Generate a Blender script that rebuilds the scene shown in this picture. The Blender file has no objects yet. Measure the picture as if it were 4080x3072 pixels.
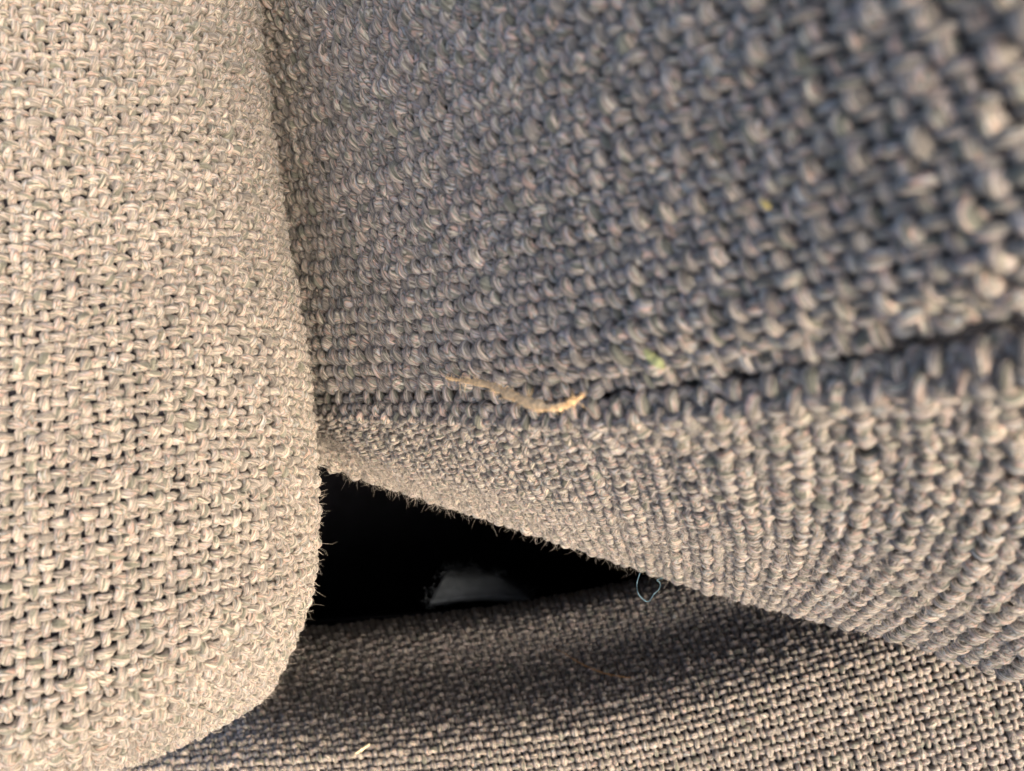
import bpy, math, random
import numpy as np
from mathutils import Matrix, Vector, Quaternion

random.seed(7)
rng = np.random.default_rng(7)
SC = bpy.context.scene
COL = SC.collection

# ------------------------------------------------------------------ camera, sky, sun
FPX, CX, CY = 803.0, 512.0, 385.5          # focal length and centre in pixels of a 1024 px wide frame
MM = 0.001                                 # everything below is measured in millimetres
UP = Vector((-0.48, 0.40, 0.78)).normalized()      # where the zenith lies, seen from the tilted camera
SUN = Vector((0.50, -0.20, 0.84)).normalized()      # where the low sun lies
_z = UP
_y = (SUN - UP * SUN.dot(UP)).normalized()
_x = _y.cross(_z)
M3 = Matrix((_x, _y, _z))                  # tilted-frame coordinates -> world
MN = np.array(M3)
ORIGIN = np.array((0.0, 0.0, 0.12))

cam_d = bpy.data.cameras.new("camera")
cam_d.sensor_width = 36.0
cam_d.lens = FPX / 1024 * 36.0
cam_d.clip_start = 0.002
cam_d.clip_end = 20.0
cam_d.dof.use_dof = True
cam_d.dof.focus_distance = 0.062
cam_d.dof.aperture_fstop = cam_d.lens / 0.43
cam = bpy.data.objects.new("camera", cam_d)
COL.objects.link(cam)
cam.matrix_world = Matrix.Translation(Vector(ORIGIN)) @ M3.to_4x4()
SC.camera = cam

sun_world = M3 @ SUN
elev = math.asin(sun_world.z)
world = bpy.data.worlds.new("World")
SC.world = world
world.use_nodes = True
wn = world.node_tree
sky = wn.nodes.new("ShaderNodeTexSky")
sky.sky_type = 'NISHITA'
sky.sun_disc = False
sky.sun_elevation = elev
sky.sun_rotation = 0.0
sky.air_density = 0.55
sky.dust_density = 3.0
sky.ozone_density = 0.2
bg = wn.nodes["Background"]
bg.inputs["Strength"].default_value = 0.15
wn.links.new(sky.outputs[0], bg.inputs["Color"])

sd = bpy.data.lights.new("sun", 'SUN')
sd.energy = 0.55
sd.angle = math.radians(40.0)
sd.color = (1.0, 0.985, 0.97)
so = bpy.data.objects.new("sun", sd)
COL.objects.link(so)
so.rotation_mode = 'QUATERNION'
so.rotation_quaternion = sun_world.to_track_quat('Z', 'Y')
so.location = Vector(ORIGIN) + sun_world * 0.5

SC.view_settings.view_transform = 'Standard'
SC.view_settings.look = 'None'
SC.view_settings.gamma = 1.0
SC.view_settings.exposure = 1.58
SC.cycles.max_bounces = 6

# ------------------------------------------------------------------ helpers
def P3(px, py, z):
    """a point z mm deep on the sight line of (px, py), in the tilted frame, mm"""
    return np.array(((px - CX) / FPX * z, (CY - py) / FPX * z, -z))

def world_pts(a):
    a = np.asarray(a, dtype=np.float64)
    return (a * MM) @ MN.T + ORIGIN

def mesh_obj(name, verts, faces, mat, parent=None, smooth=True, attrs=None):
    """verts in the tilted frame (mm); faces: (n,4) or (n,3) int array; attrs: name -> (nv,3)"""
    me = bpy.data.meshes.new(name)
    v = world_pts(verts).astype(np.float32)
    f = np.asarray(faces, dtype=np.int32)
    k = f.shape[1]
    me.vertices.add(len(v)); me.vertices.foreach_set("co", v.ravel())
    me.loops.add(f.size); me.loops.foreach_set("vertex_index", f.ravel())
    me.polygons.add(len(f))
    me.polygons.foreach_set("loop_start", np.arange(0, f.size, k, dtype=np.int32))
    me.polygons.foreach_set("loop_total", np.full(len(f), k, dtype=np.int32))
    if smooth:
        me.polygons.foreach_set("use_smooth", np.ones(len(f), dtype=bool))
    if attrs:
        for an, av in attrs.items():
            at = me.attributes.new(an, 'FLOAT_VECTOR', 'POINT')
            at.data.foreach_set("vector", np.asarray(av, dtype=np.float32).ravel())
    me.update(calc_edges=True)
    me.materials.append(mat)
    o = bpy.data.objects.new(name, me)
    COL.objects.link(o)
    if parent is not None:
        o.parent = parent
    return o

def thing(name, label, cat, group=None):
    o = bpy.data.objects.new(name, None)
    o.empty_display_size = 0.005
    COL.objects.link(o)
    o["label"] = label; o["category"] = cat
    if group: o["group"] = group
    return o

# ------------------------------------------------------------------ materials
def yarn_material(name, palette, bump=0.5, vscale=1.0):
    m = bpy.data.materials.new(name); m.use_nodes = True
    nt = m.node_tree; N = nt.nodes; L = nt.links
    bs = N["Principled BSDF"]
    bs.inputs["Roughness"].default_value = 0.62
    bs.inputs["Specular IOR Level"].default_value = 0.32
    bs.inputs["Sheen Weight"].default_value = 0.25
    bs.inputs["Sheen Roughness"].default_value = 0.4
    at = N.new("ShaderNodeAttribute"); at.attribute_name = "strand"
    def mapped(sx, sy, sz):
        mp = N.new("ShaderNodeMapping"); mp.inputs["Scale"].default_value = (sx, sy, sz)
        L.new(at.outputs["Vector"], mp.inputs["Vector"]); return mp.outputs[0]
    def noise(vec, scale, detail, rough=0.5):
        n = N.new("ShaderNodeTexNoise"); n.inputs["Scale"].default_value = scale
        n.inputs["Detail"].default_value = detail; n.inputs["Roughness"].default_value = rough
        L.new(vec, n.inputs["Vector"]); return n.outputs["Fac"]
    # heathered fibre bundles: long patches of one dye lot along the strand
    c1 = noise(mapped(0.85, 0.7, 0.7), 1.0, 0.6)
    r1 = N.new("ShaderNodeValToRGB")
    els = r1.color_ramp.elements
    while len(els) > 1: els.remove(els[-1])
    els[0].position = palette[0][0]; els[0].color = (*palette[0][1], 1)
    for pos, c in palette[1:]:
        c = (c[0] * 1.02, c[1] * 0.97, c[2] * 0.98)
        e = els.new(pos); e.color = (*c, 1)
    # fine streaks nearly along the strand; their dark end paints shade between fibres
    c2 = noise(mapped(0.7, 3.6, 3.6), 1.0, 3.0, 0.65)
    st = N.new("ShaderNodeMapRange"); st.inputs["From Min"].default_value = 0.30; st.inputs["From Max"].default_value = 0.70
    L.new(c1, st.inputs["Value"])
    sb = N.new("ShaderNodeMath"); sb.operation = 'MULTIPLY_ADD'; sb.inputs[1].default_value = 0.14
    L.new(c2, sb.inputs[0]); 
    sc_ = N.new("ShaderNodeMath"); sc_.operation = 'SUBTRACT'; sc_.inputs[1].default_value = 0.07
    L.new(st.outputs[0], sc_.inputs[0]); L.new(sc_.outputs[0], sb.inputs[2])
    L.new(sb.outputs[0], r1.inputs[0])
    r2 = N.new("ShaderNodeValToRGB")
    r2.color_ramp.elements[0].position = 0.30; r2.color_ramp.elements[0].color = (0.18, 0.16, 0.145, 1)
    r2.color_ramp.elements[1].position = 0.66; r2.color_ramp.elements[1].color = (1.52, 1.48, 1.42, 1)
    L.new(c2, r2.inputs[0])
    mx = N.new("ShaderNodeMix"); mx.data_type = 'RGBA'; mx.blend_type = 'MULTIPLY'
    mx.inputs[0].default_value = 1.0
    L.new(r1.outputs[0], mx.inputs[6]); L.new(r2.outputs[0], mx.inputs[7])
    # each yarn a little lighter or darker
    oi = N.new("ShaderNodeObjectInfo")
    mr = N.new("ShaderNodeMapRange"); mr.inputs["To Min"].default_value = 0.86 * vscale; mr.inputs["To Max"].default_value = 1.12 * vscale
    L.new(oi.outputs["Random"], mr.inputs["Value"])
    hs = N.new("ShaderNodeHueSaturation"); hs.inputs["Saturation"].default_value = 1.0
    L.new(mr.outputs[0], hs.inputs["Value"]); L.new(mx.outputs[2], hs.inputs["Color"])
    L.new(hs.outputs[0], bs.inputs["Base Color"])
    b = N.new("ShaderNodeBump"); b.inputs["Strength"].default_value = bump; b.inputs["Distance"].default_value = 0.0002
    c3 = noise(mapped(0.8, 3.4, 3.4), 1.0, 3.5, 0.7)
    L.new(c3, b.inputs["Height"]); L.new(b.outputs[0], bs.inputs["Normal"])
    return m

_lots = [(0.24, 0.23, 0.18), (0.47, 0.46, 0.38), (0.62, 0.45, 0.37), (0.60, 0.57, 0.46), (0.19, 0.18, 0.14), (0.62, 0.49, 0.41),
         (0.44, 0.455, 0.44), (0.22, 0.21, 0.16), (0.64, 0.46, 0.38), (0.46, 0.43, 0.42), (0.64, 0.59, 0.47), (0.31, 0.28, 0.24)]
PAL = []
for _i, _c in enumerate(_lots):                      # plateaus with short blends
    _c = (_c[0] * 0.965, _c[1] * 1.02, _c[2] * 1.02)
    PAL += [(0.04 + _i * 0.077, _c), (0.04 + _i * 0.077 + 0.045, _c)]
M_YARN = yarn_material("heather_yarn", PAL, 0.9, 0.68)

def plain(name, col, rough=0.8, noise_amt=0.0, nscale=900.0, spec=0.2, bump=0.0):
    m = bpy.data.materials.new(name); m.use_nodes = True
    nt = m.node_tree; N = nt.nodes; L = nt.links
    bs = N["Principled BSDF"]
    bs.inputs["Roughness"].default_value = rough
    bs.inputs["Specular IOR Level"].default_value = spec
    bs.inputs["Base Color"].default_value = (*col, 1)
    tc = N.new("ShaderNodeTexCoord")
    n = N.new("ShaderNodeTexNoise"); n.inputs["Scale"].default_value = nscale; n.inputs["Detail"].default_value = 4
    L.new(tc.outputs["Object"], n.inputs["Vector"])
    if noise_amt > 0:
        r = N.new("ShaderNodeValToRGB")
        r.color_ramp.elements[0].position = 0.35
        r.color_ramp.elements[0].color = (*[c * (1 - noise_amt) for c in col], 1)
        r.color_ramp.elements[1].position = 0.65
        r.color_ramp.elements[1].color = (*[min(1, c * (1 + noise_amt)) for c in col], 1)
        L.new(n.outputs["Fac"], r.inputs[0]); L.new(r.outputs[0], bs.inputs["Base Color"])
    if bump > 0:
        b = N.new("ShaderNodeBump"); b.inputs["Strength"].default_value = bump; b.inputs["Distance"].default_value = 0.0002
        L.new(n.outputs["Fac"], b.inputs["Height"]); L.new(b.outputs[0], bs.inputs["Normal"])
    return m

M_BACK = plain("navy_light_stop", (0.024, 0.023, 0.030), 0.9, 0.3, 1500)  # dark sheets added under the yarns so no light leaks through
M_FUZZ = plain("pale_fibre", (0.50, 0.44, 0.37), 0.6, 0.3, 600)
M_DARK = plain("gap_shade_black", (0.006, 0.006, 0.008), 0.95, 0.2, 300)  # near-black colour carries the deep shade of the gap

# ------------------------------------------------------------------ cloth surfaces
def cr(p0, p1, p2, p3, t):
    return 0.5 * ((2 * p1) + (-p0 + p2) * t + (2 * p0 - 5 * p1 + 4 * p2 - p3) * t * t + (-p0 + 3 * p1 - 3 * p2 + p3) * t ** 3)

class Surf:
    """smooth sheet through a grid of points; addressed in yarn counts (u across the warps, v across the wefts)"""
    def __init__(self, grid, pitch):
        g = np.array(grid, dtype=float)                 # rows (v) x cols (u) x 3
        g = np.concatenate([2 * g[:1] - g[1:2], g, 2 * g[-1:] - g[-2:-1]], 0)
        g = np.concatenate([2 * g[:, :1] - g[:, 1:2], g, 2 * g[:, -1:] - g[:, -2:-1]], 1)
        self.g = g; self.nr = g.shape[0] - 2; self.nc = g.shape[1] - 2; self.p = pitch
        a = np.linspace(0, self.nc - 1, 400); b = np.linspace(0, self.nr - 1, 400)
        def cum(fix, along):
            tot = None
            for f in fix:
                pts = along(f)
                d = np.linalg.norm(np.diff(pts, axis=0), axis=1)
                tot = d if tot is None else tot + d
            return np.concatenate([[0], np.cumsum(tot / len(fix))])
        fr = np.linspace(0.1, 0.9, 7)
        self.ca = cum(fr * (self.nr - 1), lambda f: self.raw(a, np.full_like(a, f))) / pitch
        self.cb = cum(fr * (self.nc - 1), lambda f: self.raw(np.full_like(b, f), b)) / pitch
        self.a, self.b = a, b
        self.NU = self.ca[-1]; self.NV = self.cb[-1]
    def raw(self, s, t):
        s = np.clip(s, 0, self.nc - 1 - 1e-9); t = np.clip(t, 0, self.nr - 1 - 1e-9)
        i = np.floor(s).astype(int); j = np.floor(t).astype(int)
        fs = (s - i)[..., None]; ft = (t - j)[..., None]
        rows = [cr(self.g[j + k, i], self.g[j + k, i + 1], self.g[j + k, i + 2], self.g[j + k, i + 3], fs) for k in range(4)]
        return cr(*rows, ft)
    def __call__(self, u, v):
        return self.raw(np.interp(u, self.ca, self.a), np.interp(v, self.cb, self.b))
    def normal(self, u, v):
        e = 0.4
        du = self(u + e, v) - self(u - e, v); dv = self(u, v + e) - self(u, v - e)
        n = np.cross(du, dv); n /= np.linalg.norm(n, axis=-1, keepdims=True) + 1e-9
        # face the viewer's side of the sheet
        return n * self.sign
    sign = 1.0
    def ur(self, a, b): return (float(np.interp(a, self.a, self.ca)), float(np.interp(b, self.a, self.ca)))
    def vr(self, a, b): return (float(np.interp(a, self.b, self.cb)), float(np.interp(b, self.b, self.cb)))

def vnoise(x, seed):
    """smooth 1-D value noise, -1..1"""
    i = np.floor(x).astype(np.int64); f = x - i; f = f * f * (3 - 2 * f)
    def h(k):
        q = np.sin((k + seed * 57.31) * 12.9898) * 43758.5453
        return (q - np.floor(q)) * 2 - 1
    return h(i) * (1 - f) + h(i + 1) * f

def tube(center, T, Nn, rl, rv, sides, strand_u, twist, seed):
    """swept elliptical tube; returns verts, faces, strand attribute"""
    B = np.cross(T, Nn); B /= np.linalg.norm(B, axis=1, keepdims=True) + 1e-9
    Nn = np.cross(B, T); Nn /= np.linalg.norm(Nn, axis=1, keepdims=True) + 1e-9
    n = len(center)
    ang = np.linspace(0, 2 * np.pi, sides, endpoint=False)
    tw = ang[None, :] + (twist * strand_u)[:, None]
    # two-ply outline: slightly lobed cross-section that turns along the yarn
    lob = 1.0 + 0.10 * np.cos(2 * tw) + 0.07 * np.cos(3 * tw + seed) + 0.05 * np.cos(5 * tw + seed * 2)
    ca, sa = np.cos(ang)[None, :], np.sin(ang)[None, :]
    V = center[:, None, :] + B[:, None, :] * (rl[:, None] * ca * lob)[..., None] + Nn[:, None, :] * (rv[:, None] * sa * lob)[..., None]
    idx = np.arange(n * sides).reshape(n, sides)
    a = idx[:-1]; b = idx[1:]
    F = np.stack([a, np.roll(a, -1, 1), np.roll(b, -1, 1), b], -1).reshape(-1, 4)
    S = np.stack([np.repeat((strand_u + seed * 17.3)[:, None], sides, 1), np.cos(tw) + seed * 3.1, np.sin(tw)], -1).reshape(-1, 3)
    return V.reshape(-1, 3), F, S

def weave(surf, part, prefix_seed, steps=9, sides=9, amp=0.42, rlat=0.43, rver=0.36, irregular=1.0, urange=None, vrange=None, keep=None, plies=2, bias=0.0):
    """lay every warp and weft yarn of a plain weave on the sheet, each an object of its own"""
    u0, u1 = urange or (0, surf.NU); v0, v1 = vrange or (0, surf.NV)
    p = surf.p
    cnt = 0
    jobs = [("warp_yarn", k) for k in range(int(math.ceil(u0)), int(u1) + 1)] + [("weft_yarn", j) for j in range(int(math.ceil(v0)), int(v1) + 1)]
    for name, k in jobs:
        warp = name == "warp_yarn"
        seed = prefix_seed + k * 1.37 + (0 if warp else 500)
        lo, hi = (v0, v1) if warp else (u0, u1)
        q = np.arange(lo, hi, 1.0 / steps)
        sgn = (1 if k % 2 == 0 else -1) * (1 if warp else -1)
        c = np.cos(np.pi * q) * sgn
        up = 0.5 + 0.5 * c
        h = np.sign(c) * np.abs(c) ** 0.75
        # loose, uneven hand: the yarns wander, rise and swell
        wig = irregular * (0.13 * vnoise(q * 0.9, seed) + 0.10 * vnoise(q * 0.23, seed + 9))
        slub = 1 + irregular * (0.14 * vnoise(q * 0.55 + 3, seed + 2) + 0.10 * vnoise(q * 1.3, seed + 4)) + 0.10 * math.sin(seed * 7.7)
        hj = irregular * 0.10 * vnoise(q * 0.8, seed + 31)
        slide = irregular * 0.12 * vnoise(q * 0.5, seed + 77)      # crossings are not evenly spaced
        side = np.full_like(q, float(k)) + wig
        U, V = (side, q + slide) if warp else (q + slide, side)
        C = surf(U, V); Nn = surf.normal(U, V)
        if warp:
            near = np.linalg.norm(surf(U + .5, V) - surf(U - .5, V), axis=1)
        else:
            near = np.linalg.norm(surf(U, V + .5) - surf(U, V - .5), axis=1)
        near = np.clip(near, 0.55 * p, 1.5 * p)
        C = C + Nn * ((h * amp * (1 + (bias if warp else -bias)) + hj) * p)[:, None]
        if keep is not None:
            ok = keep(C)
            if not ok.any(): continue
            i0, i1 = np.argmax(ok), len(ok) - np.argmax(ok[::-1])
            if i1 - i0 < 6: continue
            sl = slice(max(0, i0 - 3), min(len(q), i1 + 3))
            C, Nn, near, slub, up, q = C[sl], Nn[sl], near[sl], slub[sl], up[sl], q[sl]
        T = np.gradient(C, axis=0); T /= np.linalg.norm(T, axis=1, keepdims=True) + 1e-9
        fat = 0.60 + 0.40 * up ** 0.8
        rl = near * rlat * fat * slub * (1 - (0.4 * bias if warp else -0.2 * bias))
        rv = p * rver * (0.85 + 0.15 * up) * slub
        B = np.cross(T, Nn); B /= np.linalg.norm(B, axis=1, keepdims=True) + 1e-9
        vs, fs, ss, off = [], [], [], 0
        for a in range(plies):
            # the plies wind round each other, loosely and unevenly
            phi = seed * 2.3 + a * 2 * math.pi / plies + 1.25 * q + 0.7 * vnoise(q * 0.6, seed + 11) + 0.35 * vnoise(q * 1.7, seed + 13 + a)
            sep = (0.0, 0.0, 0.52, 0.55)[plies] * (1 + 0.35 * irregular * vnoise(q * 0.9, seed + 19 + a))
            Cc = C + B * (rl * sep * np.cos(phi))[:, None] + Nn * (rv * 0.55 * np.sin(phi))[:, None]
            k_ = (1, 1.0, 0.64, 0.55)[plies] * (1 + 0.16 * vnoise(q * 1.1, seed + 23 + a))
            Tc = np.gradient(Cc, axis=0); Tc /= np.linalg.norm(Tc, axis=1, keepdims=True) + 1e-9
            Vv, F, S = tube(Cc, Tc, Nn, rl * k_, rv * k_ * 1.12, sides, q, 1.7, seed + a * 0.618)
            vs.append(Vv); fs.append(F + off); ss.append(S); off += len(Vv)
        mesh_obj(name, np.concatenate(vs), np.concatenate(fs), M_YARN, part, True, {"strand": np.concatenate(ss)})
        cnt += 1
    return cnt

def sheet(surf, name, parent, mat, depth, n=90, thick=0.5):
    u = np.linspace(0, surf.NU, n); v = np.linspace(0, surf.NV, n)
    UU, VV = np.meshgrid(u, v)
    Pt = surf(UU.ravel(), VV.ravel()); Nn = surf.normal(UU.ravel(), VV.ravel())
    top = Pt - Nn * depth; bot = Pt - Nn * (depth + thick)
    idx = np.arange(n * n).reshape(n, n)
    a = np.stack([idx[:-1, :-1], idx[:-1, 1:], idx[1:, 1:], idx[1:, :-1]], -1).reshape(-1, 4)
    b = (a + n * n)[:, ::-1]
    rim = np.concatenate([idx[0, :], idx[1:, -1], idx[-1, -2::-1], idx[-2:0:-1, 0]])
    r2 = np.roll(rim, -1)
    s = np.stack([rim, rim + n * n, r2 + n * n, r2], -1)
    return mesh_obj(name, np.concatenate([top, bot]), np.concatenate([a, b, s]), mat, parent, True)

def fibres(base, dirs, normals, length, radius, mat, parent, name="fuzz", seed=1, curl=0.5, segs=4):
    """thousands of loose fibre ends, one mesh"""
    r = np.random.default_rng(seed)
    n = len(base)
    pts = [base]; d = dirs.copy()
    kink = r.normal(size=(n, 3)); 
    for i in range(segs):
        kink = 0.7 * kink + 0.3 * r.normal(size=(n, 3))
        d = d + curl * 0.5 * kink + r.normal(size=(n, 3)) * curl * 0.25
        d /= np.linalg.norm(d, axis=1, keepdims=True)
        pts.append(pts[-1] + d * (length / segs)[:, None])
    pts = np.stack(pts, 1)                                  # n, segs+1, 3
    T = np.gradient(pts, axis=1); T /= np.linalg.norm(T, axis=2, keepdims=True) + 1e-9
    A = np.cross(T, np.broadcast_to(np.array((0.3, 0.5, 0.81)), T.shape)); A /= np.linalg.norm(A, axis=2, keepdims=True) + 1e-9
    B = np.cross(T, A)
    tap = np.linspace(1.0, 0.45, segs + 1)[None, :, None, None] * radius[:, None, None, None]
    ang = np.array([0, 2.0944, 4.18879])
    V = pts[:, :, None, :] + tap * (A[:, :, None, :] * np.cos(ang)[None, None, :, None] + B[:, :, None, :] * np.sin(ang)[None, None, :, None])
    m = segs + 1
    loc = np.arange(m * 3).reshape(m, 3)
    f = np.stack([loc[:-1], np.roll(loc[:-1], -1, 1), np.roll(loc[1:], -1, 1), loc[1:]], -1).reshape(-1, 4)
    F = (f[None] + (np.arange(n) * m * 3)[:, None, None]).reshape(-1, 4)
    o = mesh_obj(name, V.reshape(-1, 3), F, mat, parent, True)
    o["kind"] = "stuff"
    return o

def fuzz_on(surf, parent, n, seed, urange=None, vrange=None, lmin=0.25, lmax=0.9, rad=0.011, lift=0.28, keep=None, stand=0.35, curl=0.5, mat=None, nap=(0.5, -0.85, 0.0), napw=0.9):
    r = np.random.default_rng(seed)
    u0, u1 = urange or (0, surf.NU); v0, v1 = vrange or (0, surf.NV)
    U = r.uniform(u0, u1, n); V = r.uniform(v0, v1, n)
    C = surf(U, V)
    if keep is not None:
        ok = keep(C); U, V, C = U[ok], V[ok], C[ok]; n = len(U)
    Nn = surf.normal(U, V)
    Tu = surf(U + .3, V) - surf(U - .3, V); Tv = surf(U, V + .3) - surf(U, V - .3)
    Tu /= np.linalg.norm(Tu, axis=1, keepdims=True); Tv /= np.linalg.norm(Tv, axis=1, keepdims=True)
    h = (surf.p * (lift + 0.25 * r.uniform(-1, 1, n)))
    base = C + Nn * h[:, None]
    a = r.uniform(0, 2 * np.pi, n)
    pick = (r.uniform(size=n) < 0.55)[:, None]
    D = np.where(pick, Tv, Tu) * r.choice([-1, 1], n)[:, None] + 0.5 * (Tu * np.cos(a)[:, None] + Tv * np.sin(a)[:, None])
    nv = np.broadcast_to(np.array(nap), Nn.shape); nv = nv - Nn * (nv * Nn).sum(1, keepdims=True)
    D = 0.7 * D + napw * nv
    D = D + Nn * (stand * np.abs(r.normal(size=n)))[:, None]
    D /= np.linalg.norm(D, axis=1, keepdims=True)
    ln = r.uniform(lmin, lmax, n) * r.uniform(0.5, 1.0, n)
    rd = rad * r.uniform(0.6, 1.2, n)
    return fibres(base, D, Nn, ln, rd, mat or M_FUZZ, parent, seed=seed + 5, curl=curl)

def in_view(margin=45):
    def f(C):
        z = -C[:, 2]
        x = C[:, 0] / z * FPX + CX; y = CY - C[:, 1] / z * FPX
        return (x > -margin) & (x < 1024 + margin) & (y > -margin) & (y < 771 + margin)
    return f

PITCH = 0.9

# ------------------------------------------------------------------ left cloth: sunlit panel with a rolled right edge
xs = [
 [(-110, -70), (50, -75), (155, -78), (226, -80), (244, -80)],
 [(-110, 95), (62, 88), (167, 86), (238, 92), (262, 100)],
 [(-110, 230), (72, 218), (176, 208), (251, 212), (278, 220)],
 [(-110, 380), (77, 352), (190, 338), (270, 340), (299, 346)],
 [(-110, 525), (79, 476), (197, 454), (280, 448), (309, 452)],
 [(-110, 655), (81, 597), (199, 562), (282, 546), (311, 540)],
 [(-110, 765), (85, 695), (198, 646), (275, 614), (303, 598)],
 [(-110, 812), (90, 742), (183, 700), (253, 670), (284, 650)],
 [(-90, 838), (95, 768), (160, 746), (224, 716), (262, 690)],
]
zc = [41, 44.5, 49, 54.5, 60]
zr = [4, 3, 2, 0.5, 0, 0, 0, 2, 7]
gridL = []
for r_, row in enumerate(xs):
    g_ = [P3(x, y, zc[c_] + zr[r_]) for c_, (x, y) in enumerate(row)]
    x, y = row[-1]
    g_.append(P3(x - 9, y - (6 if r_ > 6 else 0), zc[-1] + zr[r_] + 7))
    gridL.append(g_)
gridL.append([P3(x * 0.97 + 4, y - 16, zc[min(c_, 4)] + 20) for c_, (x, y) in enumerate(xs[-1] + [(262, 698)])])
S1 = Surf(gridL, 0.68); S1.sign = -1.0
left = thing("cloth_flap", "pale sunlit beige heathered cloth flap with a rounded lower corner, left of the dark gap", "cloth flap")
bk = sheet(S1, "light_stop_backing", left, M_BACK, 0.42)
n1 = weave(S1, left, 11, steps=7, sides=9, plies=1, irregular=0.95, bias=0.12, rlat=0.435, rver=0.36, amp=0.44, keep=in_view())
fuzz_on(S1, left, 7500, 21, keep=in_view(), lmin=0.3, lmax=1.3, rad=0.017, napw=0.6, curl=0.8, stand=0.5, nap=(0.45, -0.9, 0))
fuzz_on(S1, left, 2000, 22, urange=S1.ur(3.3, 4.7), lmin=0.5, lmax=1.9, rad=0.008, lift=0.5, keep=in_view(), stand=0.8, curl=2.4, napw=0.3)
fuzz_on(S1, left, 500, 23, vrange=S1.vr(7.0, 8.5), lmin=0.5, lmax=1.6, rad=0.010, keep=in_view(), stand=0.8)

# ------------------------------------------------------------------ right cloth: big panel, seam, folded hem band
def zright(x, y):
    z = np.interp(x, [150, 290, 350, 420, 540, 660, 780, 900, 1024, 1200], [88, 76, 63, 51.5, 39, 31.5, 26.8, 23, 20.2, 18.5])
    return float(z * (1 + 0.20 * (y - 200) / 400.0))
top = [(80, -60), (135, -90), (180, -130), (230, -185), (315, -245), (445, -330), (620, -430), (820, -540)]
seam = [(283, 404), (390, 401), (490, 400), (600, 393), (740, 374), (900, 344), (1080, 308), (1290, 260)]
gridR = []
for t in (0, .2, .4, .6, .78, .91):
    row = []
    for (x0, y0), (x1, y1) in zip(top, seam):
        x = x0 + (x1 - x0) * (t * 0.9 + 0.1 * t * t); y = y0 + (y1 - y0) * t
        row.append(P3(x, y, zright(x, y)))
    gridR.append(row)
def gap(x, y):
    return float(np.interp(x, [280, 650, 1024], [0.38, 0.63, 0.92])) * FPX / zright(x, y)                 # room for the thickness of the rolled cloth
gridR.append([P3(x, y - 2 - gap(x, y), zright(x, y) + 0.5) for x, y in seam])
gridR.append([P3(x, y - gap(x, y), zright(x, y) + 2.0) for x, y in seam])
gridR.append([P3(x, y - gap(x, y), zright(x, y) + 4.5) for x, y in seam])
S2 = Surf(gridR, 1.06); S2.sign = -1.0
right = thing("seamed_cloth", "grey brown heathered cloth with a dark sewn seam and a folded hem overhanging the gap", "seamed cloth")
panel = sheet(S2, "upper_panel", right, M_BACK, 0.45)
n2 = weave(S2, panel, 101, steps=7, sides=9, plies=1, bias=0.06, irregular=0.6, rlat=0.41, rver=0.31, amp=0.38, keep=in_view())
fuzz_on(S2, panel, 6000, 31, keep=in_view(), lmax=0.9, rad=0.012)

seam_h = [(283, 406), (420, 402), (520, 401), (620, 393), (720, 378), (860, 351), (1010, 323), (1180, 290)]
midp = [(290, 426), (434, 440), (544, 452), (650, 462), (730, 470), (868, 468), (1016, 466), (1210, 460)]
low = [(296, 440), (450, 476), (568, 508), (662, 524), (742, 542), (842, 558), (966, 578), (1160, 602)]
edge = [(300, 450), (464, 503), (586, 543), (668, 570), (738, 590), (800, 606), (900, 630), (1060, 682)]
zs = [zright(x, y) for x, y in seam_h]
ze = [72, 74, 75, 73, 70, 67, 62, 55]
gridH = [[P3(x, y + gap(x, y), z + 4.5) for (x, y), z in zip(seam_h, zs)],
         [P3(x, y + gap(x, y), z + 2.2) for (x, y), z in zip(seam_h, zs)],
         [P3(x, y + 4 + gap(x, y), z + 0.9) for (x, y), z in zip(seam_h, zs)],
         [P3(x * .5 + a * .5, y * .5 + b * .5 + 4, z + 0.9 + (e - z) * 0.08) for (x, y), (a, b), z, e in zip(seam_h, midp, zs, ze)],
         [P3(x, y + 4, z + 0.8 + (e - z) * 0.22) for (x, y), z, e in zip(midp, zs, ze)],
         [P3(x, y, z + (e - z) * 0.58) for (x, y), z, e in zip(low, zs, ze)],
         [P3(x, y, e) for (x, y), e in zip(edge, ze)],
         [P3(x - 4, y - 4, e + 9) for (x, y), e in zip(edge, ze)],
         [P3(x - 6, y - 26, e + 16) for (x, y), e in zip(edge, ze)]]
S3 = Surf(gridH, PITCH); S3.sign = -1.0
hem = sheet(S3, "hem_band", right, M_BACK, 0.45)
n3 = weave(S3, hem, 201, irregular=0.6, steps=6, sides=7, plies=1, bias=-0.12, rlat=0.42, rver=0.34, amp=0.44, keep=in_view())
fuzz_on(S3, hem, 4000, 41, keep=in_view(), lmax=1.2, rad=0.013, stand=0.5, nap=(0.78, -0.62, 0))
fuzz_on(S3, hem, 9000, 42, vrange=S3.vr(4.7, 6.0), lmin=0.6, lmax=2.2, rad=0.0095, lift=0.65, keep=in_view(), stand=0.6, curl=2.4, napw=0.2)

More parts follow.
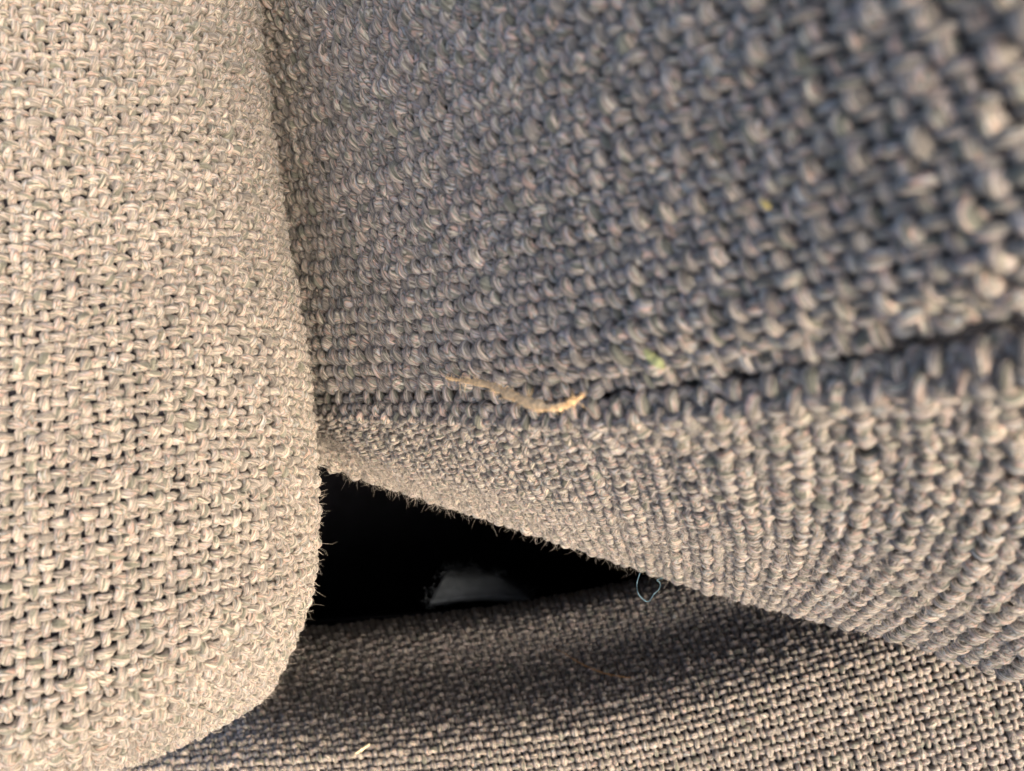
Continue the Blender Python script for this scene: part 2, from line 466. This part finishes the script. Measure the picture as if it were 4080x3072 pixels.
# ------------------------------------------------------------------ lower cloth
gridB = []
for y0, xo, zz in ((925, 60, (80, 80, 80, 79, 78)), (825, 30, (84, 84, 83, 81, 79)), (748, 0, (88, 88, 87, 84, 81)),
                   (688, -25, (98, 103, 103, 95, 87)), (640, -45, (116, 120, 112, 102, 92)), (620, -50, (142, 146, 134, 122, 112))):
    k_ = 1.0 if y0 > 630 else 0.8
    gridB.append([P3(x + xo, y0 + dy * k_, z * (1.08 if y0 > 700 else 1.05)) for x, dy, z in zip((-130, 230, 560, 820, 1100), (30, 8, -22, -84, -170), zz)])
S4 = Surf(gridB, PITCH); S4.sign = 1.0
lower = thing("lower_cloth", "brown heathered cloth at the bottom, half in shadow under the overhanging hem", "lower cloth")
sheet(S4, "light_stop_backing", lower, M_BACK, 0.45)
def seen_lower(C):
    z = -C[:, 2]; x = C[:, 0] / z * FPX + CX; y = CY - C[:, 1] / z * FPX
    hid = y < np.interp(x, [p_[0] for p_ in edge], [p_[1] for p_ in edge]) - 45
    return in_view(30)(C) & (z < 130) & ((x > 170) | (y > 720)) & ~hid
n4 = weave(S4, lower, 301, irregular=0.8, steps=5, sides=6, plies=1, keep=seen_lower)
fuzz_on(S4, lower, 8000, 51, keep=seen_lower, lmax=1.2, rad=0.013, stand=0.5)

# ------------------------------------------------------------------ gap: black backdrop and added sheets that shut light out
def slab_grid(pts, name, mat, parent=None, thick=2.0, n=24):
    s = Surf(pts, 2.0); s.sign = 1.0
    return sheet(s, name, parent, mat, 0.0, n=n, thick=thick)
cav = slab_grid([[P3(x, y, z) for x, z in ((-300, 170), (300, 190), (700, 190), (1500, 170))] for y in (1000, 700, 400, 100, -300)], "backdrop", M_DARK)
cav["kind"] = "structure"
slab_grid([[P3(x - 6 - k * 0.2, y - 24 - k * 0.3, e + 15 + k) for (x, y), e in zip(edge, ze)] for k in (0, 30, 60, 110)], "light_block", M_DARK, right, 0.4)  # added ceiling behind the hem, blocks light from the gap
slab_grid([[P3(x - 8 - k * 0.3, y, 69 + k) for k in (0, 40, 80, 125)] for x, y in ((250, -80), (270, 100), (307, 350), (316, 460), (318, 548), (310, 604), (290, 655), (255, 700))], "light_block", M_DARK, left, 0.4)  # added side wall behind the flap, blocks light likewise
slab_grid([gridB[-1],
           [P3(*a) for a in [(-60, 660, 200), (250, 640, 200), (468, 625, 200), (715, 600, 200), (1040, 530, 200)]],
           [P3(*a) for a in [(-60, 680, 260), (250, 665, 260), (468, 650, 260), (715, 630, 260), (1040, 600, 260)]]], "light_block", M_DARK, lower, 0.4)  # added floor that closes the dark pocket

# ------------------------------------------------------------------ small things on and between the cloths
def near_surf(surf, px, py, lift):
    """point of the sheet that lies under (px, py), raised by lift mm towards the viewer's side"""
    U, V = np.meshgrid(np.linspace(0, surf.NU, 260), np.linspace(0, surf.NV, 200))
    U = U.ravel(); V = V.ravel(); C = surf(U, V)
    x = C[:, 0] / -C[:, 2] * FPX + CX; y = CY + C[:, 1] / C[:, 2] * FPX
    d = (x - px) ** 2 + (y - py) ** 2 + (C[:, 2] < -140) * 1e6
    k = int(np.argmin(d))
    n = surf.normal(U[k:k + 1], V[k:k + 1])[0]
    return P3(px, py, -C[k, 2] - lift / max(0.35, abs(n[2])))

def strand_thing(name, label, cat, pts, rad, mat, flat=1.0, seed=0, parent=None, rough=0.1, sides=9, dens=12):
    pts = np.array(pts); rad = np.array(rad, dtype=float); n = len(pts)
    g = np.concatenate([2 * pts[:1] - pts[1:2], pts, 2 * pts[-1:] - pts[-2:-1]])
    t = np.linspace(0, n - 1 - 1e-6, (n - 1) * dens); i = t.astype(int); f = (t - i)[:, None]
    C = cr(g[i], g[i + 1], g[i + 2], g[i + 3], f)
    r = np.interp(t, np.arange(n), rad) * (1 + rough * vnoise(t * 4.1, seed) + rough * 0.6 * vnoise(t * 9.7, seed + 3))
    T = np.gradient(C, axis=0); T /= np.linalg.norm(T, axis=1, keepdims=True)
    Nn = np.broadcast_to(np.array((0.05, 0.1, 1.0)), C.shape)
    V, F, S = tube(C, T, Nn, r, r * flat, sides, t * 1.0, 0.15, seed)
    m = len(C)
    # close both ends
    V = np.concatenate([V, C[:1] - T[:1] * r[0] * .6, C[-1:] + T[-1:] * r[-1] * .6])
    a = np.arange(sides); b = (a + 1) % sides
    caps = np.concatenate([np.stack([a, b, np.full(sides, m * sides), np.full(sides, m * sides)], -1),
                           np.stack([b + (m - 1) * sides, a + (m - 1) * sides, np.full(sides, m * sides + 1), np.full(sides, m * sides + 1)], -1)])
    tri = np.concatenate([np.concatenate([F[:, [0, 1, 2]], F[:, [0, 2, 3]]]), caps[:, :3]])
    S = np.concatenate([S, S[:1], S[-1:]])
    o = mesh_obj(name, V, tri, mat, parent, True, {"strand": S})
    if cat:
        o["label"] = label; o["category"] = cat
    return o

M_STRAW = plain("straw", (0.85, 0.58, 0.31), 0.6, 0.22, 3500, 0.25, 0.6)
M_LEAF = plain("green_leaf", (0.36, 0.37, 0.16), 0.5, 0.3, 2500, 0.4, 0.4)
M_CREAM = plain("cream_splinter", (0.55, 0.45, 0.28), 0.5, 0.25, 2500, 0.4, 0.4)
M_GOLD = plain("golden_fleck", (0.50, 0.39, 0.13), 0.45, 0.2, 2500, 0.5, 0.4)
M_AMBER = plain("amber_hair", (0.42, 0.20, 0.06), 0.35, 0.1, 900, 0.6)
M_TEAL = plain("blue_green_thread", (0.07, 0.13, 0.16), 0.5, 0.2, 2500, 0.4)
M_SCRAP = plain("grey_padding", (0.10, 0.11, 0.115), 0.95, 0.15, 300, 0.1, 0.5)

path = [(446, 378), (466, 381), (488, 385), (504, 392), (527, 402), (549, 408), (566, 405), (584, 395)]
lifts = [1.7, 2.0, 2.4, 2.5, 2.5, 2.4, 2.1, 1.7]
zst = [zright(x, 385) * 0.985 - l for (x, y), l in zip(path, lifts)]
straw = thing("straw_fragment", "thin tan straw fragment lying across the dark seam", "straw")
strand_thing("stalk", None, None, [P3(x, y, z) for (x, y), z in zip(path, zst)], [.06, .12, .17, .23, .25, .21, .15, .06], M_STRAW, 0.8, 3, straw, rough=0.28, sides=12, dens=16)
cpts = np.array([P3(x, y, z - .12) for (x, y), z in zip(path, zst)])
tt = rng.uniform(0, len(path) - 1.01, 260); ii = tt.astype(int)
bse = cpts[ii] + (cpts[ii + 1] - cpts[ii]) * (tt - ii)[:, None]
dd = (cpts[ii + 1] - cpts[ii]); dd /= np.linalg.norm(dd, axis=1, keepdims=True)
dd = dd * rng.choice([-1, 1], 260)[:, None] + rng.normal(size=(260, 3)) * 0.45
fibres(bse, dd / np.linalg.norm(dd, axis=1, keepdims=True), None, rng.uniform(.25, .8, 260), np.full(260, .020), M_STRAW, straw, "frayed_fibres", 9, 0.5)

def chip(name, label, cat, surf, pts, rad, lift, mat, seed, flat=.35):
    zs_ = [-near_surf(surf, x, y, lift)[2] for x, y in pts]
    zs_ = np.polyval(np.polyfit(np.arange(len(zs_)), zs_, 1), np.arange(len(zs_)))     # a straight bit lying on the yarns
    c = [P3(x, y, z) for (x, y), z in zip(pts, zs_)]
    return strand_thing(name, label, cat, c, rad, mat, flat, seed, None, rough=0.15, sides=10)
chip("leaf_fragment", "small yellow green leaf fragment caught in the weave above the seam", "leaf fragment", S2,
     [(645, 350), (650, 356), (657, 362), (664, 368)], [.11, .19, .20, .11], 0.95, M_LEAF, 4)
chip("golden_fleck", "tiny golden yellow fleck in the coarse blurred weave at upper right", "fleck", S2,
     [(761, 200), (765, 204), (770, 209)], [.05, .09, .05], 0.75, M_GOLD, 6, .5)
chip("cream_splinter", "short cream splinter standing out of the lower cloth near the bottom", "splinter", S4,
     [(355, 754), (361, 750), (370, 744)], [.10, .17, .13], 0.8, M_CREAM, 7, .6)
chip("amber_hair", "fine curved amber hair on the shadowed part of the lower cloth", "hair", S4,
     [(549, 646), (562, 652), (578, 662), (595, 670), (612, 675), (632, 678)], [.03, .04, .055, .06, .055, .03], 1.3, M_AMBER, 8, 1.0)
zl = 61.0
loop = [(640, 573), (637, 583), (638, 593), (644, 600), (649, 601), (654, 594), (659, 589), (660, 583), (657, 580), (663, 578)]
strand_thing("thread_loop", "thin blue green thread loop hanging from the hem into the dark gap", "thread",
             [P3(x, y, zl + 0.3 * math.sin(i * 2.1)) for i, (x, y) in enumerate(loop)], [.035] * len(loop), M_TEAL, 1.0, 12, None, rough=0.25, sides=6)
# scrap of padding deep in the gap
sc = [[P3(*a) for a in r_] for r_ in (
      [(430, 602, 127), (448, 600, 128), (468, 598, 129), (496, 596, 130), (530, 598, 131)],
      [(436, 590, 129), (450, 586, 130), (470, 584, 131), (496, 586, 132), (524, 592, 133)],
      [(444, 576, 132), (455, 575, 133), (472, 574, 134), (496, 576, 135), (516, 586, 136)],
      [(450, 569, 138), (459, 569, 139), (474, 568, 140), (494, 573, 141), (508, 580, 142)])]
scr = slab_grid(sc, "padding_scrap", M_SCRAP, None, 1.2, 30)
_b = np.array([p_ for r_ in sc for p_ in r_]); _k = rng.integers(0, len(_b), 700)
_p = _b[_k] + rng.normal(size=(700, 3)) * np.array((0.7, 0.35, 0.5))
_d = rng.normal(size=(700, 3)) * np.array((1, .6, .6)); _d /= np.linalg.norm(_d, axis=1, keepdims=True)
fibres(_p, _d, None, rng.uniform(.5, 1.5, 700), np.full(700, .03), M_SCRAP, scr, "fuzz", 77, 1.0)
scr["label"] = "pale grey blurred scrap of padding deep inside the dark gap"; scr["category"] = "padding"
